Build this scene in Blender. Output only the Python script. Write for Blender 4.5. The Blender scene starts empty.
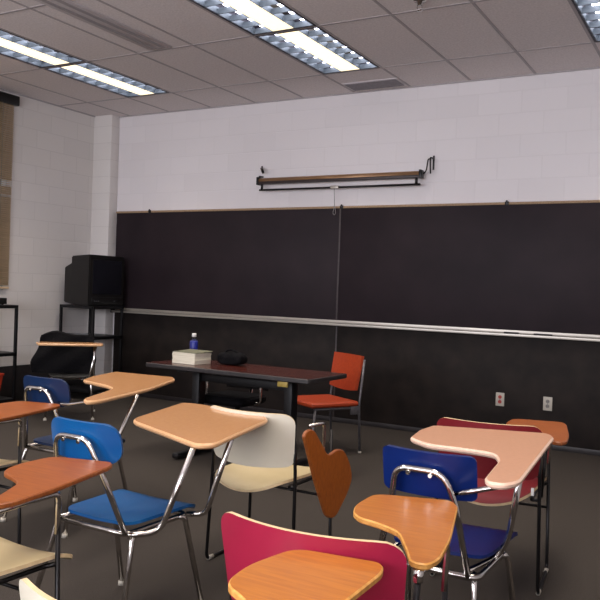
import bpy, bmesh, math, random
from mathutils import Vector, Matrix
from mathutils.geometry import tessellate_polygon
random.seed(4)
PI = math.pi
sc = bpy.context.scene
COL = sc.collection

# ------------------------------------------------------------------ materials
def lin(c):
    return tuple((v / 255 / 12.92) if v / 255 <= .04045 else ((v / 255 + .055) / 1.055) ** 2.4 for v in c)

def base_mat(name, col, rough=.5, metal=0., spec=.5, coat=0.):
    m = bpy.data.materials.new(name); m.use_nodes = True
    b = m.node_tree.nodes['Principled BSDF']
    b.inputs['Base Color'].default_value = (*lin(col), 1)
    b.inputs['Roughness'].default_value = rough
    b.inputs['Metallic'].default_value = metal
    b.inputs['Specular IOR Level'].default_value = spec
    b.inputs['Coat Weight'].default_value = coat
    return m, m.node_tree.nodes, m.node_tree.links, b

def noisy(name, col, col2, scale=20, rough=.5, metal=0., bump=0., detail=4, stretch=(1, 1, 1), spec=.5, coat=0., lo=.35, hi=.65, bscale=None):
    """two tones mixed by a noise in the object's own coordinates, with optional bump"""
    m, n, l, b = base_mat(name, col, rough, metal, spec, coat)
    tc = n.new('ShaderNodeTexCoord'); mp = n.new('ShaderNodeMapping'); mp.inputs['Scale'].default_value = stretch
    nz = n.new('ShaderNodeTexNoise'); nz.inputs['Scale'].default_value = scale; nz.inputs['Detail'].default_value = detail
    rp = n.new('ShaderNodeValToRGB')
    rp.color_ramp.elements[0].color = (*lin(col), 1); rp.color_ramp.elements[0].position = lo
    rp.color_ramp.elements[1].color = (*lin(col2), 1); rp.color_ramp.elements[1].position = hi
    l.new(tc.outputs['Object'], mp.inputs['Vector']); l.new(mp.outputs['Vector'], nz.inputs['Vector'])
    l.new(nz.outputs['Fac'], rp.inputs['Fac']); l.new(rp.outputs['Color'], b.inputs['Base Color'])
    if bump:
        bp = n.new('ShaderNodeBump'); bp.inputs['Strength'].default_value = bump; bp.inputs['Distance'].default_value = .01
        src = nz
        if bscale:
            src = n.new('ShaderNodeTexNoise'); src.inputs['Scale'].default_value = bscale; l.new(tc.outputs['Object'], src.inputs['Vector'])
        l.new(src.outputs['Fac'], bp.inputs['Height']); l.new(bp.outputs['Normal'], b.inputs['Normal'])
    return m

def wood(name, c1, c2, rough=.28, coat=.0):
    """fine grain running along the object's x"""
    m, n, l, b = base_mat(name, c1, rough, 0, .5, coat)
    tc = n.new('ShaderNodeTexCoord'); mp = n.new('ShaderNodeMapping'); mp.inputs['Scale'].default_value = (5, 60, 20)
    mp.inputs['Rotation'].default_value = (0, 0, 1.35)
    nz = n.new('ShaderNodeTexNoise'); nz.inputs['Scale'].default_value = 1.6; nz.inputs['Detail'].default_value = 7; nz.inputs['Distortion'].default_value = .5
    rp = n.new('ShaderNodeValToRGB')
    rp.color_ramp.elements[0].color = (*lin(c1), 1); rp.color_ramp.elements[0].position = .38
    rp.color_ramp.elements[1].color = (*lin(c2), 1); rp.color_ramp.elements[1].position = .66
    l.new(tc.outputs['Object'], mp.inputs['Vector']); l.new(mp.outputs['Vector'], nz.inputs['Vector'])
    l.new(nz.outputs['Fac'], rp.inputs['Fac']); l.new(rp.outputs['Color'], b.inputs['Base Color'])
    return m

def block_wall(name, col, mort, axis):
    """painted concrete block: faint joints and a rough paint film"""
    m, n, l, b = base_mat(name, col, .55, 0, .3)
    g = n.new('ShaderNodeNewGeometry'); s = n.new('ShaderNodeSeparateXYZ'); c = n.new('ShaderNodeCombineXYZ')
    l.new(g.outputs['Position'], s.inputs[0])
    l.new(s.outputs[axis], c.inputs['X']); l.new(s.outputs['Z'], c.inputs['Y'])
    br = n.new('ShaderNodeTexBrick'); br.inputs['Scale'].default_value = 1
    br.inputs['Brick Width'].default_value = .41; br.inputs['Row Height'].default_value = .205
    br.inputs['Mortar Size'].default_value = .006; br.inputs['Mortar Smooth'].default_value = .6
    br.inputs['Color1'].default_value = (*lin(col), 1); br.inputs['Color2'].default_value = (*lin(tuple(v - 4 for v in col)), 1)
    br.inputs['Mortar'].default_value = (*lin(mort), 1)
    l.new(c.outputs[0], br.inputs['Vector']); l.new(br.outputs['Color'], b.inputs['Base Color'])
    nz = n.new('ShaderNodeTexNoise'); nz.inputs['Scale'].default_value = 90; l.new(g.outputs['Position'], nz.inputs['Vector'])
    mx = n.new('ShaderNodeMath'); mx.operation = 'MULTIPLY_ADD'; mx.inputs[1].default_value = -2.; l.new(br.outputs['Fac'], mx.inputs[0]); l.new(nz.outputs['Fac'], mx.inputs[2])
    bp = n.new('ShaderNodeBump'); bp.inputs['Strength'].default_value = .25; bp.inputs['Distance'].default_value = .004
    l.new(mx.outputs[0], bp.inputs['Height']); l.new(bp.outputs['Normal'], b.inputs['Normal'])
    return m

def emit(name, col, strength):
    m = bpy.data.materials.new(name); m.use_nodes = True
    b = m.node_tree.nodes['Principled BSDF']
    b.inputs['Base Color'].default_value = (*lin(col), 1)
    b.inputs['Emission Color'].default_value = (*lin(col), 1); b.inputs['Emission Strength'].default_value = strength
    return m

def clear(name, col=(255, 255, 255), rough=.02, ior=1.45):
    m, n, l, b = base_mat(name, col, rough)
    b.inputs['Transmission Weight'].default_value = 1; b.inputs['IOR'].default_value = ior
    return m

M = {}
M['wall_front'] = block_wall('painted_block_front', (226, 221, 223), (221, 216, 218), 'X')
M['wall_left'] = block_wall('painted_block_left', (218, 213, 210), (207, 202, 199), 'Y')
M['tile'] = noisy('ceiling_tile', (230, 222, 221), (216, 208, 207), 60, .95, bump=.25, detail=6, spec=.1)
M['tbar'] = noisy('ceiling_grid_paint', (164, 157, 158), (170, 163, 164), 30, .6)
M['carpet'] = noisy('grey_brown_carpet', (48, 44, 42), (80, 74, 69), 210, .95, bump=.5, detail=8, spec=.1, lo=.3, hi=.7)
M['base'] = noisy('dark_vinyl_base', (34, 30, 32), (44, 40, 41), 20, .45)
M['slate'] = noisy('chalkboard_slate', (29, 20, 26), (41, 31, 36), 2.2, .62, detail=5, lo=.3, hi=.75, spec=.25)
M['lowboard'] = noisy('dusty_dark_panel', (27, 22, 21), (44, 37, 33), 5, .65, detail=7, lo=.35, hi=.8, spec=.2)
M['cork'] = noisy('tan_cork_rail', (168, 142, 112), (142, 116, 90), 90, .8)
M['alu'] = noisy('brushed_aluminium', (196, 190, 180), (176, 170, 162), 40, .38, .6, stretch=(.05, 1, 1))
M['seam'] = noisy('seam_strip', (60, 53, 55), (72, 64, 64), 30, .5)
M['chrome'] = noisy('chrome_tube', (212, 208, 204), (190, 186, 182), 30, .12, 1.)
M['blackmetal'] = noisy('black_tube', (22, 20, 21), (30, 28, 29), 40, .3, .5)
M['cartmetal'] = noisy('black_cart_steel', (12, 11, 14), (18, 17, 20), 30, .45, .3)
M['steel'] = noisy('grey_steel_rod', (118, 116, 120), (100, 98, 102), 40, .35, .7)
M['glide'] = noisy('pale_glide', (186, 180, 168), (170, 164, 152), 40, .5)
M['blue'] = noisy('bright_blue_plastic', (2, 72, 130), (4, 82, 140), 6, .34, spec=.35, bump=.05, bscale=300)
M['navy'] = noisy('navy_plastic', (3, 27, 84), (5, 32, 94), 6, .34, spec=.35, bump=.05, bscale=300)
M['slateblue'] = noisy('dark_blue_plastic', (9, 33, 68), (12, 39, 76), 6, .34, spec=.35, bump=.05, bscale=300)
M['black_plastic'] = noisy('black_plastic', (18, 17, 18), (25, 24, 25), 10, .35)
M['white_shell'] = noisy('off_white_shell', (216, 208, 188), (222, 214, 196), 5, .38)
M['cream_shell'] = noisy('cream_shell', (198, 180, 138), (206, 188, 148), 5, .4)
M['red_shell'] = noisy('crimson_shell', (142, 21, 52), (152, 25, 58), 5, .4)
M['darkred_shell'] = noisy('dark_crimson_shell', (112, 22, 30), (122, 26, 35), 5, .38)
M['rim'] = noisy('pale_shell_rim', (208, 184, 146), (194, 170, 132), 30, .5)
M['oak'] = wood('honey_oak', (176, 108, 36), (160, 92, 28))
M['oak_edge'] = wood('pale_oak_edge', (214, 158, 84), (190, 132, 62), .4)
M['cherry'] = wood('red_brown_wood', (152, 80, 20), (134, 66, 14), .4)
M['cherry_edge'] = wood('red_brown_edge', (146, 80, 32), (126, 64, 24), .4)
M['tan'] = noisy('tan_laminate', (190, 138, 90), (196, 144, 96), 60, .25, coat=.2)
M['tan_edge'] = noisy('light_tan_edge', (212, 166, 122), (202, 156, 112), 60, .35)
M['pink'] = noisy('pinkish_beige_laminate', (200, 151, 122), (206, 157, 128), 60, .28, coat=.2)
M['pink_edge'] = noisy('pale_beige_edge', (230, 196, 174), (220, 186, 164), 60, .35)
M['tabletop'] = wood('dark_mahogany_laminate', (70, 26, 17), (52, 18, 12), .25)
M['orange'] = noisy('burnt_orange_vinyl', (164, 58, 18), (152, 50, 14), 40, .5, bump=.15)
M['paper'] = noisy('white_paper', (226, 220, 202), (206, 198, 178), 4, .8, stretch=(1, 1, 60))
M['cover'] = noisy('grey_green_cover', (116, 116, 92), (100, 100, 80), 20, .6)
M['cap'] = noisy('white_plastic', (236, 234, 230), (226, 224, 220), 20, .4)
M['label'] = noisy('blue_label', (14, 24, 108), (28, 42, 138), 14, .4)
M['bottle'] = clear('clear_bottle', (190, 205, 220))
M['fabric'] = noisy('black_nylon', (6, 5, 8), (11, 10, 13), 60, .8, bump=.5, spec=.12)
M['brass'] = noisy('brass_sticker', (156, 134, 62), (138, 116, 50), 30, .5)
M['plate'] = noisy('ivory_plate', (188, 182, 170), (178, 172, 160), 20, .5)
M['socket_red'] = noisy('red_socket', (176, 54, 48), (160, 46, 42), 20, .45)
M['socket_grey'] = noisy('grey_socket', (128, 124, 120), (118, 114, 110), 20, .5)
M['screen_case'] = noisy('screen_case_bronze', (168, 130, 94), (128, 96, 68), 8, .4, .4, stretch=(.4, 1, 6))
M['screen_dark'] = noisy('screen_case_dark', (54, 42, 42), (44, 34, 34), 10, .45, .2)
M['cord'] = noisy('pull_cord', (150, 146, 144), (136, 132, 130), 80, .8)
M['tv'] = noisy('tv_case', (13, 11, 11), (19, 16, 16), 20, .5)
M['tvglass'] = noisy('tv_glass', (20, 20, 27), (24, 24, 31), 3, .12, spec=.6)
M['blind'] = noisy('tan_blind', (222, 196, 162), (210, 184, 150), 10, .6, stretch=(1, .3, 6))
M['pale'] = noisy('pale_box', (182, 172, 158), (170, 160, 146), 10, .6)
M['redbox'] = noisy('orange_red_plastic', (176, 52, 26), (160, 44, 20), 10, .5)
M['vent'] = noisy('grey_vent', (190, 183, 185), (198, 191, 193), 30, .6)
M['slot'] = noisy('slot_grey', (158, 152, 155), (150, 144, 147), 30, .6)
M['ventdark'] = noisy('vent_gap', (138, 133, 137), (128, 123, 127), 30, .7)
M['troffer'] = noisy('fixture_sheet', (34, 31, 40), (44, 40, 50), 30, .5, .2)
M['reflector'] = noisy('louver_metal', (112, 120, 126), (100, 108, 114), 20, .5, .4)
M['lens'] = emit('glowing_lens', (255, 238, 200), 1.35)
M['tube'] = emit('glowing_tube', (240, 240, 255), 8.)
M['glass'] = clear('window_glass', (235, 240, 240), 0.0, 1.45)

# ------------------------------------------------------------------ mesh helpers
def newbm(): return bmesh.new()

def box(bm, x0, x1, y0, y1, z0, z1, bev=0., seg=2, mi=0):
    r = bmesh.ops.create_cube(bm, size=1)
    vs = r['verts']
    for v in vs:
        v.co = Vector(((x0 + x1) / 2 + v.co.x * (x1 - x0), (y0 + y1) / 2 + v.co.y * (y1 - y0), (z0 + z1) / 2 + v.co.z * (z1 - z0)))
    fs = set(f for v in vs for f in v.link_faces)
    for f in fs: f.material_index = mi
    if bev:
        es = set(e for v in vs for e in v.link_edges)
        bmesh.ops.bevel(bm, geom=list(es), offset=bev, segments=seg, affect='EDGES', profile=.5)
    return bm

def fillet(pts, rad, n=5):
    """round the inner corners of a 3-D polyline"""
    pts = [Vector(p) for p in pts]; out = [pts[0]]
    for a, b, c in zip(pts, pts[1:], pts[2:]):
        u = (a - b); w = (c - b)
        d = min(rad, u.length * .48, w.length * .48)
        p0 = b + u.normalized() * d; p1 = b + w.normalized() * d
        for i in range(n + 1):
            t = i / n
            out.append((1 - t) ** 2 * p0 + 2 * t * (1 - t) * b + t * t * p1)
    out.append(pts[-1]); return out

def tube(bm, pts, r, rad=.04, n=10, mi=0, closed=True):
    ps = fillet(pts, rad) if len(pts) > 2 else [Vector(p) for p in pts]
    q = [ps[0]]
    for p in ps[1:]:
        if (p - q[-1]).length > 1e-5: q.append(p)
    ps = q; rings = []
    t = (ps[1] - ps[0]).normalized()
    up = Vector((0, 0, 1)) if abs(t.z) < .9 else Vector((1, 0, 0))
    nrm = t.cross(up).normalized()
    for i, p in enumerate(ps):
        t = (ps[min(i + 1, len(ps) - 1)] - ps[max(i - 1, 0)]).normalized()
        nrm = (nrm - t * nrm.dot(t)).normalized(); bn = t.cross(nrm)
        rings.append([bm.verts.new(p + (nrm * math.cos(2 * PI * k / n) + bn * math.sin(2 * PI * k / n)) * r) for k in range(n)])
    for A, B in zip(rings, rings[1:]):
        for k in range(n):
            bm.faces.new((A[k], A[(k + 1) % n], B[(k + 1) % n], B[k])).material_index = mi
    if closed:
        bm.faces.new(rings[0][::-1]).material_index = mi; bm.faces.new(rings[-1]).material_index = mi
    return bm

def lathe(bm, prof, n=20, c=(0, 0, 0), mi=0):
    """profile of (radius, z)"""
    rings = [[bm.verts.new((c[0] + r * math.cos(2 * PI * k / n), c[1] + r * math.sin(2 * PI * k / n), c[2] + z)) for k in range(n)] for r, z in prof]
    for A, B in zip(rings, rings[1:]):
        for k in range(n): bm.faces.new((A[k], A[(k + 1) % n], B[(k + 1) % n], B[k])).material_index = mi
    bm.faces.new(rings[0][::-1]).material_index = mi; bm.faces.new(rings[-1]).material_index = mi
    return bm

def smooth_outline(pts, rad, n=5):
    """closed 2-D outline with rounded corners"""
    P = [Vector((p[0], p[1], 0)) for p in pts]; out = []
    N = len(P)
    for i in range(N):
        a, b, c = P[i - 1], P[i], P[(i + 1) % N]
        u = a - b; w = c - b
        d = min(rad, u.length * .48, w.length * .48)
        p0 = b + u.normalized() * d; p1 = b + w.normalized() * d
        for k in range(n + 1):
            t = k / n; q = (1 - t) ** 2 * p0 + 2 * t * (1 - t) * b + t * t * p1
            if not out or (q - out[-1]).length > 1e-4: out.append(q)
    if (out[0] - out[-1]).length < 1e-4: out.pop()
    area = sum(p.x * q.y - q.x * p.y for p, q in zip(out, out[1:] + out[:1]))
    return out if area > 0 else out[::-1]

def slab(pts, z0, z1, rad=.04, edge_bev=.004, f=None, edge_mi=1):
    """a board cut to an outline, its edge (material 1) eased top and bottom; f maps (x,y,z) to the final place"""
    bm = newbm(); o = smooth_outline(pts, rad)
    n = len(o); e = edge_bev
    nor = []
    for i in range(n):
        t = (o[(i + 1) % n] - o[i - 1]).normalized(); nor.append(Vector((t.y, -t.x, 0)))
    def ring(z, inset): return [bm.verts.new((o[i].x - nor[i].x * inset, o[i].y - nor[i].y * inset, z)) for i in range(n)]
    rs = [ring(z0, e), ring(z0 + e, 0), ring(z1 - e, 0), ring(z1, e)]
    for A, B in zip(rs, rs[1:]):
        for k in range(n): bm.faces.new((A[k], A[(k + 1) % n], B[(k + 1) % n], B[k])).material_index = edge_mi
    for tri in tessellate_polygon([[Vector((v.co.x, v.co.y, 0)) for v in rs[-1]]]):
        for ring_, mi_ in ((rs[0], edge_mi), (rs[-1], 0)):
            vv = [ring_[k] for k in tri]
            if len(set(vv)) == 3: bm.faces.new(vv).material_index = mi_
    if f:
        for v in bm.verts: v.co = Vector(f(*v.co))
    bmesh.ops.recalc_face_normals(bm, faces=bm.faces[:])
    return bm

def shell(fn, nu, nv, th, rim_mi=1, inside=None):
    """a moulded shell: the sheet fn(u,v), thickened by th along its normal, with its rim in material 1"""
    bm = newbm()
    g = [[Vector(fn(-1 + 2 * i / nu, j / nv)) for j in range(nv + 1)] for i in range(nu + 1)]
    N = [[None] * (nv + 1) for _ in range(nu + 1)]
    for i in range(nu + 1):
        for j in range(nv + 1):
            du = g[min(i + 1, nu)][j] - g[max(i - 1, 0)][j]; dv = g[i][min(j + 1, nv)] - g[i][max(j - 1, 0)]
            c = du.cross(dv); N[i][j] = c.normalized() if c.length > 1e-9 else Vector((0, 0, 1))
    A = [[bm.verts.new(g[i][j] + N[i][j] * th / 2) for j in range(nv + 1)] for i in range(nu + 1)]
    B = [[bm.verts.new(g[i][j] - N[i][j] * th / 2) for j in range(nv + 1)] for i in range(nu + 1)]
    for i in range(nu):
        for j in range(nv):
            bm.faces.new((A[i][j], A[i + 1][j], A[i + 1][j + 1], A[i][j + 1]))
            bm.faces.new((B[i][j], B[i][j + 1], B[i + 1][j + 1], B[i + 1][j]))
    def strip(a, b):
        for k in range(len(a) - 1): bm.faces.new((a[k], b[k], b[k + 1], a[k + 1])).material_index = rim_mi
    strip([A[i][0] for i in range(nu + 1)], [B[i][0] for i in range(nu + 1)])
    strip([A[i][nv] for i in range(nu + 1)], [B[i][nv] for i in range(nu + 1)])
    strip(A[0], B[0]); strip(A[nu], B[nu])
    bmesh.ops.recalc_face_normals(bm, faces=bm.faces[:])
    return bm

def squircle(u, v, r):
    """pull the corners of the u,v square (u in -1..1, v in 0..1 with v up) into rounded corners of radius r (in half-widths)"""
    a = max(0., abs(u) - (1 - r)) / r
    return a

def obj(name, bm, mats, parent=None, ang=35, kind=None):
    me = bpy.data.meshes.new(name)
    if not isinstance(mats, (list, tuple)): mats = [mats]
    for m in mats: me.materials.append(M[m])
    for f in bm.faces: f.smooth = True
    lim = math.radians(ang)
    for e in bm.edges:
        if len(e.link_faces) == 2 and e.calc_face_angle(0) > lim: e.smooth = False
    bm.to_mesh(me); bm.free()
    o = bpy.data.objects.new(name, me); COL.objects.link(o)
    if parent: o.parent = parent
    if kind: o['kind'] = kind
    return o

def tag(o, label, cat, group=None):
    o['label'] = label; o['category'] = cat
    if group: o['group'] = group
    return o

def thing(name, label, cat, loc=(0, 0, 0), rz=0., group=None):
    o = bpy.data.objects.new(name, None); COL.objects.link(o)
    o.location = loc; o.rotation_euler = (0, 0, rz); o.empty_display_size = .1
    return tag(o, label, cat, group)

def dup(root, loc, label=None, rz=None):
    def cp(o, par):
        c = o.copy(); COL.objects.link(c)
        if par: c.parent = par
        for ch in [x for x in COL.objects if x.parent == o]: cp(ch, c)
        return c
    r = cp(root, None); r.location = loc
    if rz is not None: r.rotation_euler = (0, 0, rz)
    if label: r['label'] = label
    return r

def struct(name, bm, mats, parent=None, ang=35):
    return obj(name, bm, mats, parent, ang, kind='structure')

# ------------------------------------------------------------------ the room
H = 3.4187; XL = -.3; XR = 8.5; YB = -9.3; G = .6096; GY = 1.2192
GX0 = 3.210; GY0 = -.7200         # a line of the ceiling grid in x and in y
bm = newbm(); box(bm, XL - .2, XR + .2, YB - .2, .2, -.1, 0); struct('floor', bm, 'carpet')
bm = newbm(); box(bm, XL - .2, XR + .2, 0, .2, 0, H + .3); struct('wall_front', bm, 'wall_front')
VX0, VX1, VZ0, VZ1 = .6, 7.8, 1.0, 3.1           # unseen window strip added in the wall behind the camera for frontal light
bm = newbm(); box(bm, XL - .2, VX0, YB - .2, YB, 0, H + .3); box(bm, VX1, XR + .2, YB - .2, YB, 0, H + .3)
box(bm, VX0, VX1, YB - .2, YB, 0, VZ0); box(bm, VX0, VX1, YB - .2, YB, VZ1, H + .3); struct('wall_back', bm, 'wall_front')
bm = newbm()
for i in range(7):
    x = VX0 + (VX1 - VX0) * i / 6; box(bm, x - .03, x + .03, YB - .14, YB - .07, VZ0, VZ1, .004)
box(bm, VX0, VX1, YB - .14, YB - .07, VZ0, VZ0 + .05, .004); box(bm, VX0, VX1, YB - .14, YB - .07, VZ1 - .05, VZ1, .004)
struct('added_window', bm, 'alu')  # added frame, out of view, for the frontal fill light
d = bpy.data.lights.new('added_fill', 'AREA'); d.shape = 'RECTANGLE'; d.size = VX1 - VX0 - .1; d.size_y = VZ1 - VZ0 - .1
d.energy = 370; d.color = (.91, .91, .98); o = bpy.data.objects.new('added_fill_light', d); COL.objects.link(o)  # cool area light added behind the camera to brighten walls and camera-facing sides
o.location = ((VX0 + VX1) / 2, YB - .02, (VZ0 + VZ1) / 2); o.rotation_euler = (math.radians(112), 0, 0)
bm = newbm(); box(bm, XR, XR + .2, YB, 0, 0, H + .3); struct('wall_right', bm, 'wall_left')
WY0, WY1, WZ0, WZ1 = -3.3, -1.43, 1.24, 3.3        # window opening in the left wall
bm = newbm()
box(bm, XL - .2, XL, WY1, 0, 0, H + .3); box(bm, XL - .2, XL, YB, WY0, 0, H + .3)
box(bm, XL - .2, XL, WY0, WY1, 0, WZ0); box(bm, XL - .2, XL, WY0, WY1, WZ1, H + .3)
struct('wall_left', bm, 'wall_left')
bm = newbm(); box(bm, XL, -.005, -.14, 0, 0, H, .006); struct('pillar', bm, 'wall_left')
bm = newbm(); box(bm, XL, XL + .02, YB, -.14, 0, .40, .004); struct('baseboard_left', bm, 'base')
# dark panelling below the chalkboard
bm = newbm(); box(bm, .02, 3.097, -.012, 0, 0, 1.03, .002); box(bm, 3.103, 6.2, -.012, 0, 0, 1.03, .002); box(bm, 6.206, XR, -.012, 0, 0, 1.03, .002)
box(bm, 3.09, 3.11, -.015, -.006, 0, 1.03, .002, mi=1)
struct('trim_1', bm, ['lowboard', 'seam'])
bm = newbm(); box(bm, .02, XR, -.018, -.012, 0, .05, .002); struct('baseboard_front', bm, 'base')

# ceiling cells, open where a fixture sits
FIX = []                                    # (column index k of the grid line at its left, row index j)
for k, js in ((-4, (0, 1)), (0, (0, 1)), (4, (0, 1))):
    for j in js:
        if (k, j) != (4, 1): FIX.append((k, j))
openings = set(FIX)
bm = newbm()
ks = range(-7, 10); jr = range(-1, 8)
def cell(k, j):
    return max(XL, GX0 + k * G), min(XR, GX0 + (k + 1) * G), max(YB, GY0 - (j + 1) * GY), min(0, GY0 - j * GY)
for k in ks:
    for j in jr:
        x0, x1, y0, y1 = cell(k, j)
        if x1 - x0 < .01 or y1 - y0 < .01 or (k, j) in openings: continue
        vs = [bm.verts.new(p) for p in ((x0, y0, H), (x0, y1, H), (x1, y1, H), (x1, y0, H))]
        bm.faces.new(vs)
box(bm, XL - .2, XR + .2, YB - .2, .2, H + .3, H + .4)
struct('ceiling', bm, 'tile')
bm = newbm(); hw = .011
for k in ks:
    x = GX0 + k * G
    if XL < x < XR: box(bm, x - hw, x + hw, YB, 0, H - .004, H + .02)
for j in range(0, 8):
    y = GY0 - j * GY
    if y > YB: box(bm, XL, XR, y - hw, y + hw, H - .0038, H + .02)
box(bm, XL, XR, -.02, 0, H - .012, H + .0); box(bm, XL, XL + .02, YB, -.14, H - .012, H)
struct('trim_2', bm, 'tbar')

# window with its blind on the left wall
win = bpy.data.objects.new('window_1', None); COL.objects.link(win); win['kind'] = 'structure'; win.location = (XL, 0, 0)
bm = newbm()
for y0, y1, z0, z1 in ((WY0, WY1, WZ0, WZ0 + .05), (WY0, WY1, WZ1 - .05, WZ1), (WY0, WY0 + .05, WZ0, WZ1), (WY1 - .05, WY1, WZ0, WZ1), ((WY0 + WY1) / 2 - .025, (WY0 + WY1) / 2 + .025, WZ0, WZ1)):
    box(bm, -.14, -.08, y0, y1, z0, z1, .004)
obj('window_frame', bm, 'alu', win)
bm = newbm(); box(bm, -.115, -.109, WY0 + .04, WY1 - .04, WZ0 + .04, WZ1 - .04); obj('pane', bm, 'glass', win)
bl = thing('window_blind', 'tan slatted blind with black head rail on the left wall', 'blind', (XL + .03, 0, 0))
BY0, BY1 = -3.35, -1.385
bm = newbm(); box(bm, -.028, .035, BY0 - .02, BY1 + .05, 3.27, 3.375, .006); obj('head_rail', bm, 'blackmetal', bl)
bm = newbm()
z = 3.262
while z > 1.29:
    for s in (0,):
        a = .95 if not (2.38 < z < 2.44 or 2.27 < z < 2.29) else .35
        dz, dx = math.sin(a) * .0135, math.cos(a) * .0135
        vs = [bm.verts.new(p) for p in ((-dx, BY0, z + dz), (-dx, BY1, z + dz), (dx, BY1, z - dz), (dx, BY0, z - dz))]
        ws = [bm.verts.new(v.co + Vector((.0012, 0, .0008))) for v in vs]
        bm.faces.new(vs); bm.faces.new(ws[::-1])
        for i in range(4): bm.faces.new((vs[i], ws[i], ws[(i + 1) % 4], vs[(i + 1) % 4]))
    z -= .0225
obj('slats', bm, 'blind', bl)
bm = newbm(); box(bm, -.014, .014, BY0, BY1, 1.255, 1.28, .004); obj('bottom_rail', bm, 'blind', bl)
bm = newbm()
for y in (BY1 - .15, (BY0 + BY1) / 2, BY0 + .15): tube(bm, [(.016, y, 3.27), (.016, y, 1.27)], .0015, n=6)
obj('ladder_cord', bm, 'cord', bl)

# ------------------------------------------------------------------ ceiling fixtures
def make_fixture(loc, label):
    t = thing('ceiling_light', label, 'ceiling light', loc, 0, 'recessed fluorescent fixtures')
    W, L, D = G - .03, GY - .03, .11
    bm = newbm(); th = .014                  # sheet-metal housing open below (z=0 is the ceiling)
    box(bm, -W / 2, -W / 2 + th, -L / 2, L / 2, -.006, D); box(bm, W / 2 - th, W / 2, -L / 2, L / 2, -.006, D)
    box(bm, -W / 2, W / 2, -L / 2, -L / 2 + th, -.006, D); box(bm, -W / 2, W / 2, L / 2 - th, L / 2, -.006, D)
    box(bm, -W / 2, W / 2, -L / 2, L / 2, D, D + .01)
    obj('housing', bm, 'troffer', t)
    bm = newbm(); box(bm, -.095, .095, -L / 2 + th, L / 2 - th, -.001, .006, .002); obj('lens', bm, 'lens', t)
    for s in (-1, 1):
        xa, xb = sorted((s * .097, s * (W / 2 - th)))
        bm = newbm(); n = 7
        for i in range(n + 1):
            y = -L / 2 + th + (L - 2 * th) * i / n
            box(bm, xa, xb, y - .004, y + .004, -.002, .042)
        box(bm, xa, xa + .004, -L / 2 + th, L / 2 - th, 0, .05); box(bm, xb - .004, xb, -L / 2 + th, L / 2 - th, 0, .05)
        box(bm, xa, xb, -L / 2 + th, L / 2 - th, .098, .102)
        obj('louver', bm, 'reflector', t)
        bm = newbm(); tube(bm, [((xa + xb) / 2, -L / 2 + .03, .068), ((xa + xb) / 2, L / 2 - .03, .066)], .026, n=12); obj('lamp_tube', bm, 'tube', t)
    return t
def fixc(k, j): return (GX0 + (k + .5) * G, GY0 - (j + .5) * GY, H)
labels = {(-4, 0): 'lit ceiling fixture of the left row nearest the corner pillar', (-4, 1): 'lit ceiling fixture of the left row cut by the left picture edge',
          (0, 0): 'lit ceiling fixture of the middle row right beside the grey wall vent', (0, 1): 'lit ceiling fixture of the middle row cut by the top picture edge',
          (4, 0): 'lit ceiling fixture in the top right corner of the picture', (4, 1): 'lit ceiling fixture of the right row beyond the picture corner'}
fx = None
for kj in FIX:
    fx = make_fixture(fixc(*kj), labels[kj]) if fx is None else dup(fx, fixc(*kj), labels[kj])

LAMPW = 8.5
def lamp(k, j, w=LAMPW, spread=98):
    d = bpy.data.lights.new('fluorescent', 'AREA'); d.shape = 'RECTANGLE'; d.size = .53; d.size_y = 1.12
    d.energy = w; d.color = (1, .89, .76); d.spread = math.radians(spread)
    o = bpy.data.objects.new('fluorescent_lamp', d); COL.objects.link(o)
    c = fixc(k, j); o.location = (c[0], c[1], H - .016)
for k in (-4, 0, 4):
    for j in range(0, 6): lamp(k, j)

# air vents, sprinkler
v = thing('ceiling_vent', 'grey slatted ceiling vent against the front wall beyond the middle light', 'ceiling vent', (3.53, -.235, H))
bm = newbm(); box(bm, -.29, .29, -.135, .135, -.012, 0, .004); obj('frame', bm, 'vent', v)
bm = newbm()
for i in range(12): box(bm, -.27, .27, -.12 + i * .0205, -.108 + i * .0205, -.017, -.012)
obj('grille', bm, 'ventdark', v)
v = thing('slot_diffuser', 'long narrow slot air diffuser in the ceiling between the two light rows', 'air diffuser', (2.29, -3.18, H))
bm = newbm(); box(bm, -.12, .12, -1.2, 1.2, -.01, 0, .003); obj('frame', bm, 'vent', v)
for x in (-.05, .05):
    bm = newbm(); box(bm, x - .02, x + .02, -1.17, 1.17, -.0135, -.01); obj('slot', bm, 'slot', v)
v = thing('sprinkler', 'small chrome sprinkler head at the top edge of the picture', 'sprinkler', (4.72, -2.12, H + .003))
bm = newbm(); lathe(bm, [(.0, -.0), (.05, 0), (.045, -.012), (.02, -.014), (.014, -.04), (.0, -.04)]); obj('cup', bm, 'chrome', v)
bm = newbm(); tube(bm, [(-.014, 0, -.038), (-.02, 0, -.06), (0, 0, -.075)], .004, .01); tube(bm, [(.014, 0, -.038), (.02, 0, -.06), (0, 0, -.075)], .004, .01)
lathe(bm, [(.0, -.074), (.022, -.074), (.022, -.078), (.0, -.078)], 12); obj('deflector', bm, 'chrome', v)

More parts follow.
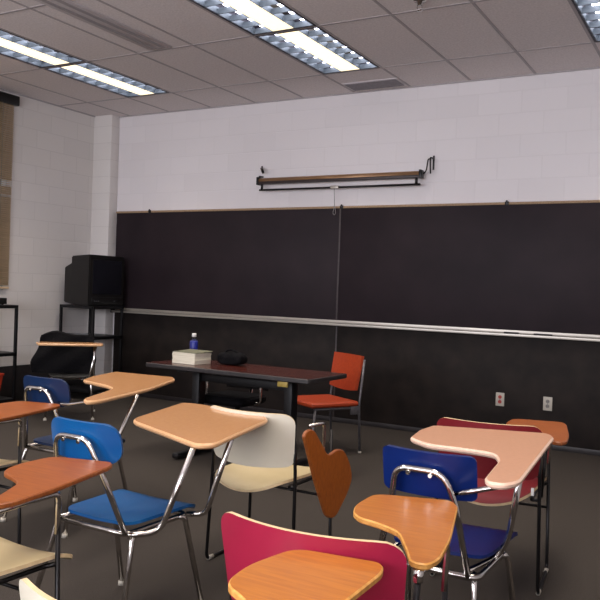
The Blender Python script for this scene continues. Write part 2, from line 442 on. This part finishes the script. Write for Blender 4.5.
# ------------------------------------------------------------------ front wall
cb = thing('chalkboard', 'long black chalkboard with tan top rail and pale chalk tray', 'chalkboard', (0, 0, 0))
for x0, x1 in ((.02, 3.1), (3.105, 6.2)):
    bm = newbm(); box(bm, x0, x1, -.03, 0, 1.06, 2.222, .002); obj('writing_panel', bm, 'slate', cb)
bm = newbm(); box(bm, 3.094, 3.112, -.033, -.01, 1.06, 2.222, .002); obj('joint_strip', bm, 'seam', cb)
bm = newbm(); box(bm, .015, 6.2, -.036, 0, 2.222, 2.245, .003); obj('top_rail', bm, 'cork', cb)
for x in (.55, 3.12, 4.83):
    bm = newbm(); box(bm, x - .018, x + .018, -.046, -.03, 2.218, 2.25, .003); box(bm, x - .008, x + .008, -.05, -.036, 2.236, 2.262, .002); obj('map_clip', bm, 'blackmetal', cb)
tr = newbm(); box(tr, .03, 6.2, -.034, 0, 1.03, 1.062, .002); box(tr, .03, 6.2, -.09, 0, 1.006, 1.012, .001); box(tr, .03, 6.2, -.094, -.086, 1.006, 1.03, .002); tray = obj('chalk_tray', tr, 'alu', cb)
bm = newbm(); box(bm, .03, .045, -.096, 0, 1.0, 1.064, .002); obj('end_cap', bm, 'blackmetal', tray)
def eraser(x0, x1, label):
    t = thing('chalk_eraser', label, 'eraser', ((x0 + x1) / 2, -.063, 1.0125), 0, 'erasers on the chalk tray'); w = (x1 - x0) / 2
    bm = newbm(); box(bm, -w, w, -.022, .022, 0, .022, .003); obj('felt_pad', bm, 'fabric', t)
    bm = newbm(); box(bm, -w, w, -.02, .02, .022, .032, .003); obj('backing', bm, 'base', t)
eraser(4.86, 4.99, 'dark chalk eraser on the tray, the left one of the pair')
eraser(5.13, 5.29, 'dark chalk eraser on the tray, the one nearer the right picture edge')
t = thing('marker', 'short dark stick of chalk or marker lying on the tray left of the bottle', 'marker', (.99, -.06, 1.020))
bm = newbm(); tube(bm, [(-.07, 0, 0), (.05, 0, 0)], .008); obj('barrel', bm, 'base', t)
bm = newbm(); tube(bm, [(.05, 0, 0), (.085, 0, 0)], .0085); obj('cap', bm, 'blackmetal', t)

def outlet(x, z, label, sm):
    t = thing('wall_outlet', label, 'outlet', (x, -.012, z))
    bm = newbm(); box(bm, -.04, .04, -.007, 0, -.062, .062, .003); obj('cover_plate', bm, 'plate', t)
    for s in (-1, 1):
        bm = newbm(); lathe(bm, [(0, 0), (.017, 0), (.017, .003), (0, .003)], 14)
        for q in bm.verts: q.co = Vector((q.co.x, -.007 - q.co.z, q.co.y + s * .022))
        bmesh.ops.recalc_face_normals(bm, faces=bm.faces[:])
        r = obj('socket', bm, sm, t)
        bm = newbm()
        for xx in (-.006, .006): box(bm, xx - .0012, xx + .0012, -.0106, -.0098, s * .022 - .005, s * .022 + .005)
        obj('slot', bm, 'blackmetal', r)
    bm = newbm(); box(bm, -.003, .003, -.009, -.006, -.003, .003); obj('screw', bm, 'steel', t)
outlet(4.833, .41, 'wall outlet with red sockets in the dark panelling', 'socket_red')
outlet(5.266, .413, 'pale wall outlet with grey sockets, right of the red one', 'socket_grey')

ps = thing('projection_screen', 'rolled-up projection screen on brackets above the chalkboard', 'projection screen', (3.068, 0, 2.53))
bm = newbm(); tube(bm, [(-.925, -.1, .0), (.925, -.1, .0)], .031, n=18); obj('roller_case', bm, 'screen_case', ps)
bm = newbm(); box(bm, -.93, .93, -.134, -.075, -.038, -.008, .006); obj('case_slot', bm, 'screen_dark', ps)
for s in (-1, 1):
    bm = newbm(); box(bm, s * .935 - .012, s * .935 + .012, -.142, -.06, -.045, .04, .004); obj('end_cap', bm, 'blackmetal', ps)
    bm = newbm()
    if s < 0:
        tube(bm, [(-.965, 0, .15), (-.945, -.05, .148), (-.90, -.1, .12), (-.885, -.1, .085)], .014, .02); box(bm, -.975, -.955, -.006, 0, .12, .18, .002)
        tube(bm, [(-.95, 0, .06), (-.955, -.07, .055)], .009)
    else:
        tube(bm, [(1.02, 0, .16), (1.02, -.1, .16), (1.03, -.105, .0)], .008, .03); box(bm, 1.012, 1.03, -.006, 0, .05, .19, .002)
        tube(bm, [(.955, -.1, 0), (.985, -.1, .03), (.985, -.06, .15), (.99, 0, .16)], .007, .02)
    obj('wall_bracket', bm, 'blackmetal', ps)
bm = newbm(); tube(bm, [(-.92, -.11, -.1), (.93, -.11, -.1)], .011); obj('pull_bar', bm, 'blackmetal', ps)
for s in (-1, 1):
    bm = newbm(); tube(bm, [(s * .89, -.11, -.1), (s * .89, -.105, -.02)], .014); obj('bar_hook', bm, 'blackmetal', ps)
bm = newbm(); box(bm, -.045, .045, -.126, -.094, -.112, -.082, .006); obj('pull_handle', bm, 'alu', ps)
bm = newbm(); tube(bm, [(-.005, -.112, -.11), (-.01, -.08, -.28)], .003, n=6)
tube(bm, [(-.01, -.08, -.28), (-.028, -.078, -.36), (-.012, -.078, -.385), (.006, -.078, -.36), (-.01, -.08, -.28)], .003, .012, n=6); obj('pull_cord', bm, 'cord', ps)

# ------------------------------------------------------------------ carts, TV
def cart(loc, label, w, d, h, shelves):
    t = thing('equipment_cart', label, 'cart', loc, 0, 'black steel equipment carts')
    for sx in (-1, 1):
        for sy in (-1, 1):
            bm = newbm(); x, y = sx * (w / 2 - .014), sy * (d / 2 - .014)
            box(bm, x - .014, x + .014, y - .014, y + .014, .07, h, .003)
            p = obj('post', bm, 'cartmetal', t)
            bm = newbm(); lathe(bm, [(0, -.012), (.035, -.012), (.035, .012), (0, .012)], 16)
            for q in bm.verts: q.co = Vector((x + q.co.z, y + q.co.y, .035 + q.co.x))
            bmesh.ops.recalc_face_normals(bm, faces=bm.faces[:])
            obj('caster', bm, 'blackmetal', p)
    for z in shelves:
        bm = newbm(); box(bm, -w / 2, w / 2, -d / 2, d / 2, z - .035, z, .004); obj('shelf', bm, 'cartmetal', t)
    return t
cart((.05, -.43, 0), 'black steel cart carrying the television in the corner', .54, .5, 1.09, (1.09, .735, .12))
cart((-.02, -1.87, 0), 'black steel cart under the window blind, cut by the left picture edge', .40, .5, 1.095, (1.095, .60, .12))
tv = thing('television', 'old black tube television standing on the corner cart', 'television', (.05, -.43, 1.09))
bm = newbm()
A = [bm.verts.new(p) for p in ((-.09, -.265, .012), (-.09, .265, .012), (-.09, .265, .572), (-.09, -.265, .572))]
B = [bm.verts.new(p) for p in ((.23, -.29, 0), (.23, .29, 0), (.23, .29, .59), (.23, -.29, .59))]
for i in range(4): bm.faces.new((A[i], A[(i + 1) % 4], B[(i + 1) % 4], B[i]))
bm.faces.new(A[::-1]); bm.faces.new(B)
bmesh.ops.recalc_face_normals(bm, faces=bm.faces[:])
bmesh.ops.bevel(bm, geom=bm.edges[:], offset=.012, segments=2, affect='EDGES'); obj('case', bm, 'tv', tv)
bm = newbm()
A = [bm.verts.new(p) for p in ((-.24, -.22, .03), (-.24, .2, .03), (-.24, .2, .44), (-.24, -.22, .44))]
B = [bm.verts.new(p) for p in ((-.08, -.25, .01), (-.08, .24, .01), (-.08, .24, .5), (-.08, -.25, .5))]
for i in range(4): bm.faces.new((A[i], A[(i + 1) % 4], B[(i + 1) % 4], B[i]))
bm.faces.new(A[::-1]); bm.faces.new(B)
bmesh.ops.recalc_face_normals(bm, faces=bm.faces[:])
bmesh.ops.bevel(bm, geom=bm.edges[:], offset=.01, segments=2, affect='EDGES'); obj('rear_housing', bm, 'tv', tv)
bm = newbm(); 
def tvs(u, w): return (.232 + .014 * (1 - u * u) * (1 - (2 * w - 1) ** 2), u * .235, .135 + w * .40)
bm = shell(tvs, 10, 8, .006, 0); obj('screen', bm, 'tvglass', tv)
bm = newbm(); box(bm, .228, .236, -.25, .25, .02, .10, .003); pn = obj('control_panel', bm, 'black_plastic', tv)
bm = newbm()
bm.free()
for y in (-.2, -.17, -.14, .12):
    bm = newbm(); box(bm, .235, .242, y - .008, y + .008, .05, .062, .002); obj('button', bm, 'steel', pn)

# ------------------------------------------------------------------ teacher's table and what is on it
tb = thing('teacher_table', 'long dark mahogany table on pedestal legs before the chalkboard', 'table', (3.41, -2.2, 0), math.radians(-2))
bm = slab([(-.76, -.29), (.76, -.29), (.76, .29), (-.76, .29)], .705, .74, .02, .006); obj('tabletop', bm, ['tabletop', 'base'], tb)
for s in (-1, 1):
    x = s * .44
    bm = newbm(); box(bm, x - .035, x + .035, -.045, .045, .05, .69, .006); p = obj('leg', bm, 'cartmetal', tb)
    bm = newbm(); box(bm, x - .03, x + .03, -.27, .27, .012, .055, .012); obj('foot', bm, 'cartmetal', p)
    bm = newbm(); box(bm, x - .05, x + .05, -.22, .22, .685, .706, .003); obj('mounting_plate', bm, 'cartmetal', p)
bm = newbm(); box(bm, -.44, .44, -.012, .012, .60, .66, .003); obj('stretcher', bm, 'cartmetal', tb)
bm = newbm(); box(bm, .50, .585, -.285, -.27, .668, .704, .002); obj('brass_plate', bm, 'brass', tb)
bk = thing('paper_stack', 'thick white block of paper with grey cover on the table', 'paper stack', (2.925, -2.23, .741), math.radians(-4))
bm = newbm()
for i in range(9): box(bm, -.118 + random.uniform(-.003, .003), .118 + random.uniform(-.003, .003), -.1, .1, i * .0098, i * .0098 + .0095, .001)
obj('pages', bm, 'paper', bk)
bm = newbm()
A = shell(lambda u, w: (u * .122 + .004, -.1 + w * .21, .0915 + .008 * w * w), 4, 4, .003, 0); A.to_mesh(tmp := bpy.data.meshes.new('tmp')); bm.from_mesh(tmp); bpy.data.meshes.remove(tmp); A.free()
obj('cover', bm, 'cover', bk)
bt = thing('water_bottle', 'small clear water bottle with blue label and white cap', 'bottle', (2.79, -2.03, .741))
bm = newbm(); lathe(bm, [(0, 0), (.028, 0), (.033, .006), (.033, .135), (.028, .16), (.014, .185), (.013, .2), (0, .2)], 20); obj('body', bm, 'bottle', bt)
bm = newbm(); lathe(bm, [(.0335, .03), (.0342, .032), (.0342, .15), (.0300, .165), (.0285, .16)], 20); obj('label', bm, 'label', bt)
bm = newbm(); lathe(bm, [(0, .196), (.0185, .196), (.0185, .222), (.016, .226), (0, .226)], 16); obj('cap', bm, 'cap', bt)

def lump(bm, c, s, seed, rough=.12, mi=0, flat=True):
    r = bmesh.ops.create_icosphere(bm, subdivisions=4, radius=1)
    rnd = random.Random(seed); dirs = [(Vector((rnd.uniform(-1, 1), rnd.uniform(-1, 1), rnd.uniform(-1, 1))).normalized(), rnd.uniform(2, 5), rnd.uniform(0, 6)) for _ in range(7)]
    for v in r['verts']:
        n = v.co.normalized(); k = 1 + sum(math.sin(d.dot(n) * f + ph) for d, f, ph in dirs) * rough / 3
        e = [math.copysign(abs(q) ** .62, q) for q in n]
        v.co = Vector((c[0] + e[0] * s[0] * k, c[1] + e[1] * s[1] * k, c[2] + e[2] * s[2] * (k if n.z > 0 or not flat else 1)))
    return bm
hb = thing('handbag', 'small black bag lying on the table right of the paper', 'bag', (3.22, -2.08, .741))
bm = newbm(); lump(bm, (0, 0, .05), (.115, .075, .05), 3); obj('bag_body', bm, 'fabric', hb)
bm = newbm(); tube(bm, [(-.07, 0, .085), (-.04, -.02, .12), (.03, -.02, .118), (.07, 0, .082)], .008, .03); obj('strap', bm, 'fabric', hb)

oc = thing('office_chair', 'black chair pushed in under the teacher table', 'office chair', (3.10, -1.86, 0), PI)
bm = slab([(-.22, -.2), (.22, -.2), (.22, .22), (-.22, .22)], .40, .47, .08, .02, edge_mi=0); obj('seat', bm, 'fabric', oc)
bm = shell(lambda u, w: (u * (.2 - .03 * w), -.21 - .05 * w + .03 * u * u, .50 + .18 * w), 10, 6, .05, 0); obj('backrest', bm, 'fabric', oc)
bm = newbm(); tube(bm, [(0, -.05, .4), (0, -.05, .12)], .025); obj('gas_column', bm, 'blackmetal', oc)
bm = newbm(); tube(bm, [(0, -.05, .39), (0, -.24, .39), (0, -.27, .55)], .015); obj('back_bar', bm, 'chrome', oc)
for i in range(5):
    a = i * 2 * PI / 5 + .3
    bm = newbm(); tube(bm, [(0, -.05, .12), (.25 * math.cos(a), -.05 + .25 * math.sin(a), .075)], .016)
    p = obj('base_arm', bm, 'blackmetal', oc)
    bm = newbm(); lathe(bm, [(0, -.012), (.028, -.012), (.028, .012), (0, .012)], 14)
    for q in bm.verts: q.co = Vector((.25 * math.cos(a) + q.co.x, -.05 + .25 * math.sin(a) + q.co.z, .03 + q.co.y))
    bmesh.ops.recalc_face_normals(bm, faces=bm.faces[:]); obj('caster', bm, 'blackmetal', p)
for s in (-1, 1):
    bm = newbm(); tube(bm, [(s * .2, .02, .42), (s * .27, .02, .42), (s * .27, .02, .6), (s * .27, -.14, .6)], .011, .04); obj('armrest', bm, 'chrome', oc)

# ------------------------------------------------------------------ orange side chair
def make_orange(loc, rz, label):
    t = thing('side_chair', label, 'chair', loc, rz)
    bm = slab([(-.24, -.23), (.24, -.23), (.24, .24), (-.24, .24)], .40, .44, .03, .012, edge_mi=0); obj('seat', bm, 'orange', t)
    def bk_(u, w):
        return (u * (.205 + .012 * w), -.235 - .05 * w + .02 * u * u, .53 - .02 * (1 - u * u) * (1 - w) + .29 * w)
    bm = shell(bk_, 10, 8, .022, 0); obj('backrest', bm, 'orange', t)
    for s in (-1, 1):
        bm = newbm(); tube(bm, [(s * .225, -.26, .0), (s * .225, -.235, .4), (s * .225, -.275, .79)], .0105); l = obj('leg', bm, 'steel', t)
        bm = newbm(); lathe(bm, [(0, 0), (.016, 0), (.013, .014), (0, .014)], 12, (s * .225, -.26, 0)); obj('glide', bm, 'glide', l)
        bm = newbm(); tube(bm, [(s * .215, .22, .0), (s * .21, .19, .39)], .0105); l = obj('leg', bm, 'steel', t)
        bm = newbm(); lathe(bm, [(0, 0), (.016, 0), (.013, .014), (0, .014)], 12, (s * .215, .22, 0)); obj('glide', bm, 'glide', l)
        bm = newbm(); tube(bm, [(s * .22, -.235, .385), (s * .21, .2, .385)], .0105); box(bm, s * .225 - .008, s * .225 + .008, -.235, -.15, .33, .4, .003); obj('side_rail', bm, 'steel', t)
    return t
make_orange((3.668, -1.375, 0), math.radians(150), 'burnt orange chair with steel legs at the end of the table')

# ------------------------------------------------------------------ plastic combo desks (chrome frame)
def round_panel(u, v, ru=.3, rv=.5):
    """squeeze a u,v square to a rounded rectangle"""
    a = max(0., (abs(u) - (1 - ru)) / ru); b = 2 * v - 1; c = max(0., (abs(b) - (1 - rv)) / rv)
    l = math.hypot(a, c)
    if l > 1e-6 and a > 0 and c > 0:
        k = max(a, c) / l
        a *= k; c *= k
        u = math.copysign((1 - ru) + ru * a, u); b = math.copysign((1 - rv) + rv * c, b)
    return u, (b + 1) / 2

def combo_desk(loc, label, cat, plast, top, top_edge, tab, posts, arm, rz=0., rad=.06, tz=.77, frame='chrome', sdy=0., sdz=0., ub=.18, bdx=0., ru=.3, bw=.185):
    t = thing('combo_desk', label, cat, loc, rz, 'student desks with attached tablet')
    def seat(u, v):
        u, v = round_panel(u, v, .3, .3)
        x = .012 + u * (.178 + .02 * v); y = .04 + sdy + .42 * v
        z = .445 + sdz - .016 * (1 - u * u) * math.sin(PI * min(1, v * 1.15)) - .03 * max(0, (v - .8) / .2) ** 2 + .006 * abs(u)
        return x, y, z
    s = shell(seat, 16, 16, .012, 0); obj('seat', s, plast, t)
    bm = shell(lambda u, v: (lambda q: (bdx + q[0] * bw, -.005 + .035 * q[0] ** 2 - .03 * (q[1] - .5), .672 + .155 * q[1]))(round_panel(u, v, ru, ru * 2.4)), 18, 10, .014, 0)
    back = obj('backrest', bm, plast, t)
    r = .0115
    bm = newbm()
    tube(bm, [(-.18, .03, .415), (bdx - .115, -.012, .67), (bdx - .10, -.034, .768), (bdx + .07, -.036, .768), (bdx + .11, -.022, .68), (ub, .03, .415)], r, .055); obj('back_loop', bm, frame, t)
    bm = newbm()
    for x in (-.05, .03): lathe(bm, [(0, 0), (.009, 0), (.007, .006), (0, .006)], 10, (x + bdx, 0, 0))
    for q in bm.verts: q.co = Vector((q.co.x, -.047 - q.co.z * .6, .755 + q.co.y))
    bmesh.ops.recalc_face_normals(bm, faces=bm.faces[:])
    obj('rivet', bm, frame, back)
    bm = newbm()
    tube(bm, [(-.18, .03, .415), (-.18, .40, .408), (.18, .40, .408), (.18, .03, .415), (-.18, .03, .415)], r, .04)
    obj('seat_frame', bm, frame, t)
    for sx in (-1, 1):
        for (ya, yb, xo) in ((.05, -.06, .045), (.37, .47, .03)):
            lx = ub - .18 if sx > 0 and ya < .1 else 0.
            bm = newbm(); tube(bm, [(sx * .185 + lx, ya + (yb - ya) * -.3, .412), (sx * .195 + lx, ya, .40), (sx * (.195 + xo) + lx, yb, .012)], r, .03)
            l = obj('leg', bm, frame, t)
            bm = newbm(); lathe(bm, [(0, 0), (.017, 0), (.015, .02), (0, .02)], 12, (sx * (.195 + xo) + lx, yb, 0)); obj('glide', bm, 'glide', l)
    bm = slab(tab, tz - .022, tz, rad, .007); obj('tablet', bm, [top, top_edge], t, 30)
    for p in posts:
        bm = newbm(); tube(bm, p, r, .07); obj('tablet_post', bm, frame, t)
    if arm:
        bm = newbm(); tube(bm, arm, .009, .04); obj('arm_tube', bm, frame, t)
    return t

TAB_A1 = [(-.15, .424), (-.286, .951), (-.176, .963), (.263, .87), (.320, .80), (.455, .2), (.406, .146), (-.096, .369)]
TAB_A2 = [(-.13, .40), (-.225, .579), (-.307, .875), (.158, .919), (.231, .839), (.404, .397), (.531, -.133), (.502, -.208), (.43, -.15), (.326, .109), (.26, .249), (.142, .318)]
TAB_A3 = [(-.257, .49), (-.29, .682), (-.283, .846), (.194, 1.001), (.236, .93), (.314, .011), (.285, -.061), (.232, -.069), (.205, -.019), (.17, .289), (.12, .403), (.023, .417), (-.144, .403)]
combo_desk((4.59, -5.05, 0), 'bright blue student desk with tan tablet on two chrome posts, left of the white chair', 'student desk', 'blue', 'tan', 'tan_edge', TAB_A1,
           [[(.19, .03, .415), (.255, .138, .41), (.395, .144, .752)], [(.18, .40, .408), (.25, .44, .41), (.406, .379, .752)]], None, bdx=-.035, ru=.34, bw=.182)
combo_desk((3.43, -4.2, 0), 'dark blue student desk with tan L-shaped tablet, behind the bright blue one', 'student desk', 'slateblue', 'tan', 'tan_edge', TAB_A2,
           [[(.18, .12, .41), (.36, .13, .41), (.45, .24, .752)]], [(.11, -.01, .70), (.2, -.04, .70), (.42, -.02, .745), (.48, -.1, .752)], rad=.04, bdx=-.025, bw=.175)
combo_desk((5.84, -4.72, 0), 'navy student desk with pinkish-beige L-shaped tablet at the right', 'student desk', 'navy', 'pink', 'pink_edge', TAB_A3,
           [[(.12, .1, .405), (.17, .30, .408), (.225, .25, .5), (.285, .13, .752)]], [(.11, -.01, .70), (.16, -.04, .72), (.24, -.03, .745), (.285, .0, .752)], rad=.035, ru=.12, bw=.168, sdy=.055, sdz=.016, ub=.15)
d4 = combo_desk((.73, -1.39, 0), 'dark student desk turned toward the camera beside the television cart', 'student desk', 'black_plastic', 'tan', 'tan_edge',
           [(-.3, .50), (-.3, .72), (.3, .72), (.33, .50)], [[(-.18, .40, .408), (-.22, .52, .408), (-.22, .62, .752)], [(-.05, .40, .408), (-.18, .52, .40), (-.235, .56, .752)]],
           None, rz=math.radians(-135), rad=.04)
bg = thing('black_bag', 'bulky black bag heaped on the dark desk beside the television cart', 'bag', (.82, -1.60, .452), math.radians(-135))
bm = newbm(); box(bm, -.30, .30, -.17, .17, 0, .375); bmesh.ops.subdivide_edges(bm, edges=bm.edges[:], cuts=12, use_grid_fill=True)
for v in bm.verts:
    k = v.co.z / .375; wob = .012 * math.sin(17 * v.co.x + 9 * k) + .01 * math.sin(23 * v.co.y + 14 * v.co.z + 2)
    v.co.x = v.co.x * (1.0 - .26 * max(0, k - .25)) - .05 * k + wob; v.co.y = v.co.y * (1 - .35 * k) + wob
    v.co.z += (.02 * math.sin(9 * v.co.x + 1) + .012 * math.sin(21 * v.co.x)) * k
bmesh.ops.smooth_vert(bm, verts=bm.verts[:], factor=.5, use_axis_x=True, use_axis_y=True, use_axis_z=True)
obj('bag_body', bm, 'fabric', bg)
bm = newbm(); tube(bm, [(-.12, .17, .27), (-.06, .19, .31), (.06, .19, .31), (.12, .17, .27)], .01, .04); obj('handle', bm, 'fabric', bg)
bm = newbm(); tube(bm, [(.02, .185, .31), (.1, .19, .30)], .008); obj('buckle', bm, 'chrome', bg)

# ------------------------------------------------------------------ shell chairs on black sled frames, wooden tablet
TAB_B = [(-.068, .446), (-.098, .53), (-.098, .691), (.144, .756), (.180, .707), (.255, .375), (.280, .196), (.268, .135), (.222, .135), (.188, .209), (.115, .346), (.047, .385), (-.034, .409)]
def shell_chair(loc, label, seat_m, back_m, wood_m, edge_m, tab=TAB_B, rz=0., folded=None, rim='rim', tag_on=False, bw=.225, tz=.70, brx=0.):
    t = thing('tablet_chair', label, 'chair', loc, rz, 'shell chairs with wooden tablet')
    def seat(u, v):
        u, v = round_panel(u, v, .25, .25)
        x = u * (.236 - .045 * (1 - v)); y = -.02 - .05 * (1 - u * u) * (1 - v) + .535 * v
        z = .462 - .03 * (1 - u * u) * (1 - .4 * v) - .035 * max(0, (v - .78) / .22) ** 2 - .018 * max(0, (.2 - v) / .2) ** 2 * (1 - u * u)
        return x, y, z
    obj('seat', shell(seat, 18, 18, .012), [seat_m, rim], t)
    def back(u, v):
        q, w = round_panel(u, v, .22, .42)
        if v < .5: q, w = round_panel(u, v, .15, .25)
        x = q * (bw + .022 * w); y = -.025 + .075 * q * q - .035 * w
        return x, y, .535 + .25 * w - .012 * (1 - w) * (1 - q * q)
    bk2 = obj('backrest', shell(back, 24, 14, .010), [back_m, rim], t)
    if tag_on:
        bm = newbm(); box(bm, .205, .218, -.075, -.066, .47, .505, .001)
        for q in bm.verts: q.co.y += .06
        obj('white_tag', bm, 'cap', bk2)
    r = .0085
    for s in (-1, 1):
        x = s * .235
        bm = newbm()
        top = .69 if s > 0 else .475
        pts = [(s * .228, .038, .73), (x, .05, .5), (x + s * .012, .035, .0095), (x + s * .012, .415, .0095), (x, .405, .45)]
        if s > 0: pts[-1] = (x, .405, tz - .04)
        else: pts.append((s * .19, .40, .445))
        tube(bm, pts, r, .035); fr = obj('sled_frame', bm, 'blackmetal', t)
        for y in (.07, .385):
            bm = newbm(); tube(bm, [(x + s * .012, y - .02, .0105), (x + s * .012, y + .02, .0105)], .0105); obj('glide', bm, 'glide', fr)
        bm = newbm(); lathe(bm, [(0, 0), (.011, 0), (.009, .008), (0, .008)], 12)
        for q in bm.verts: q.co = Vector((x + q.co.x - s * .006, .03 - q.co.z, .7 + q.co.y))
        bmesh.ops.recalc_face_normals(bm, faces=bm.faces[:]); obj('bolt', bm, 'chrome', fr)
        bm = newbm(); tube(bm, [(x, .05, .44), (s * .2, .05, .435), (s * .2, .39, .43), (x, .405, .44)], .008, .03); obj('seat_rail', bm, 'blackmetal', t)
    bm = newbm(); tube(bm, [(-.237, .408, .32), (.237, .408, .32)], .007); obj('cross_bar', bm, 'blackmetal', t)
    if folded is None:
        bm = slab(tab, tz - .018, tz, .05, .004); obj('tablet', bm, [wood_m, edge_m], t, 30)
        bm = newbm(); tube(bm, [(.235, .13, .435), (.248 + brx, .135, tz - .03)], r); obj('tablet_post', bm, 'blackmetal', t)
        bm = newbm(); lathe(bm, [(0, 0), (.0125, 0), (.0135, .03), (0, .03)], 12, (.248 + brx, .135, tz - .047))
        tube(bm, [(.248 + brx, .135, tz - .028), (.24 + brx, .30, tz - .027), (.24, .405, tz - .027), (.235, .405, tz - .16)], .0095, .03)
        obj('tablet_bracket', bm, 'chrome', t)
    else:
        x, pts = folded
        bm = slab(pts, -.009, .009, .035, .004, f=lambda a, b, c: (x + c - .05 * (b - .7), a, b)); obj('tablet', bm, [wood_m, edge_m], t, 30)
        bm = newbm(); tube(bm, [(.235, .405, .48), (.26, .38, .55), (.295, .21, .57), (.30, .20, .728), (.302, .05, .735)], .0085, .02)
        obj('tablet_bracket', bm, 'chrome', t)
    return t

def relocate(pts, src, dst, a_src=0., a_dst=0.):
    """an outline given round one base point, re-expressed round another"""
    out = []
    for x, y in pts:
        X = src[0] + x * math.cos(a_src) - y * math.sin(a_src); Y = src[1] + x * math.sin(a_src) + y * math.cos(a_src)
        X -= dst[0]; Y -= dst[1]
        out.append((X * math.cos(a_dst) + Y * math.sin(a_dst), -X * math.sin(a_dst) + Y * math.cos(a_dst)))
    return out

FOLD = [(-4.228, .71), (-4.206, .731), (-4.165, .735), (-4.126, .72), (-3.999, .585), (-3.897, .604), (-3.828, .585), (-3.769, .515), (-3.74, .435), (-3.799, .367), (-3.922, .286), (-3.975, .285), (-4.026, .311), (-4.128, .493)]
shell_chair((4.74, -4.15, 0), 'off-white shell chair with wooden tablet folded down at its side', 'cream_shell', 'white_shell', 'cherry', 'cherry_edge',
            folded=(5.08 - 4.74, [(y + 4.15, z) for y, z in FOLD]))
shell_chair((4.61, -5.84, 0), 'cream chair at the left picture edge whose red-brown tablet overlaps the bright blue desk', 'cream_shell', 'white_shell', 'cherry', 'cherry_edge')
shell_chair((3.44, -4.99, 0), 'cream chair at the left picture edge with red-brown tablet near the dark blue desk', 'cream_shell', 'white_shell', 'cherry', 'cherry_edge')
shell_chair((5.845, -5.58, 0), 'crimson shell chair with honey oak tablet, nearest the middle of the picture bottom', 'red_shell', 'red_shell', 'oak', 'oak_edge', rz=math.radians(2), bw=.238, tab=[(x + .002, y) for x, y in TAB_B])
shell_chair((5.755, -3.68, 0), 'dark crimson chair with orange-brown tablet, half hidden behind the navy desk', 'darkred_shell', 'darkred_shell', 'cherry', 'cherry_edge', tag_on=True, rz=math.radians(6), tab=relocate(TAB_B, (5.79, -3.65), (5.755, -3.68), 0, math.radians(6)))
shell_chair((5.772, -6.195, 0), 'off-white chair cut by the bottom edge, its honey oak tablet before the crimson chair', 'white_shell', 'white_shell', 'oak', 'oak_edge', tz=.75, tab=relocate([(x * .865 - .008, y + .012) for x, y in TAB_B], (5.8225, -6.355), (5.772, -6.195), math.radians(-10)), brx=.06)

# small things at the left edge
bx = thing('black_box', 'flat black device on top of the cart below the blind', 'box', (-.03, -1.89, 1.096))
bm = newbm(); box(bm, -.15, .15, -.17, .17, .008, .07, .004); obj('case', bm, 'black_plastic', bx)
bm = newbm()
for x in (-.12, .12):
    for y in (-.14, .14): lathe(bm, [(0, 0), (.012, 0), (.012, .01), (0, .01)], 10, (x, y, 0))
obj('feet', bm, 'base', bx)
bx = thing('storage_bin', 'orange-red bin on the bottom shelf of the cart at the left edge', 'bin', (-.0, -1.93, .121))
bm = newbm()
A = [bm.verts.new(p) for p in ((-.13, -.13, 0), (.13, -.13, 0), (.13, .13, 0), (-.13, .13, 0))]
B = [bm.verts.new(p) for p in ((-.16, -.16, .26), (.16, -.16, .26), (.16, .16, .26), (-.16, .16, .26))]
C2 = [bm.verts.new(p) for p in ((-.15, -.15, .26), (.15, -.15, .26), (.15, .15, .26), (-.15, .15, .26))]
D = [bm.verts.new(p) for p in ((-.12, -.12, .01), (.12, -.12, .01), (.12, .12, .01), (-.12, .12, .01))]
bm.faces.new(A[::-1]); bm.faces.new(D)
for P, Q in ((A, B), (B, C2), (C2, D)):
    for i in range(4): bm.faces.new((P[i], P[(i + 1) % 4], Q[(i + 1) % 4], Q[i]))
bmesh.ops.recalc_face_normals(bm, faces=bm.faces[:]); obj('body', bm, 'redbox', bx)
bm = newbm(); box(bm, -.168, .168, -.168, -.155, .245, .268, .003); box(bm, -.168, .168, .155, .168, .245, .268, .003); box(bm, -.168, -.155, -.168, .168, .245, .268, .003); box(bm, .155, .168, -.168, .168, .245, .268, .003); obj('rim', bm, 'redbox', bx)

# ------------------------------------------------------------------ sky outside, camera, look
w = bpy.data.worlds.new('World'); sc.world = w; w.use_nodes = True
bgn = w.node_tree.nodes['Background']; sky = w.node_tree.nodes.new('ShaderNodeTexSky'); sky.sky_type = 'HOSEK_WILKIE'
sky.sun_direction = Vector((.5, -.4, .7)).normalized()
w.node_tree.links.new(sky.outputs[0], bgn.inputs['Color']); bgn.inputs['Strength'].default_value = .6

cam = bpy.data.cameras.new('camera'); co = bpy.data.objects.new('camera', cam); COL.objects.link(co)
f, cx, cy, cz, yaw, pit, rol = 778.19, 6.7547, -7.2553, 1.3625, .5156, -.0131, .0364
fw = Vector((-math.sin(yaw) * math.cos(pit), math.cos(yaw) * math.cos(pit), math.sin(pit)))
r = Vector((math.cos(yaw), math.sin(yaw), 0)); u = r.cross(fw)
r2 = math.cos(rol) * r + math.sin(rol) * u; u2 = -math.sin(rol) * r + math.cos(rol) * u
co.matrix_world = Matrix(((r2.x, u2.x, -fw.x, cx), (r2.y, u2.y, -fw.y, cy), (r2.z, u2.z, -fw.z, cz), (0, 0, 0, 1)))
cam.sensor_width = 36; cam.sensor_fit = 'HORIZONTAL'; cam.lens = f / 600 * 36; cam.clip_start = .05; cam.clip_end = 100
sc.camera = co
sc.view_settings.view_transform = 'Standard'; sc.view_settings.look = 'None'; sc.view_settings.gamma = 1; sc.view_settings.use_curve_mapping = False
sc.view_settings.exposure = .15
try:
    sc.cycles.use_denoising = True
except Exception: pass
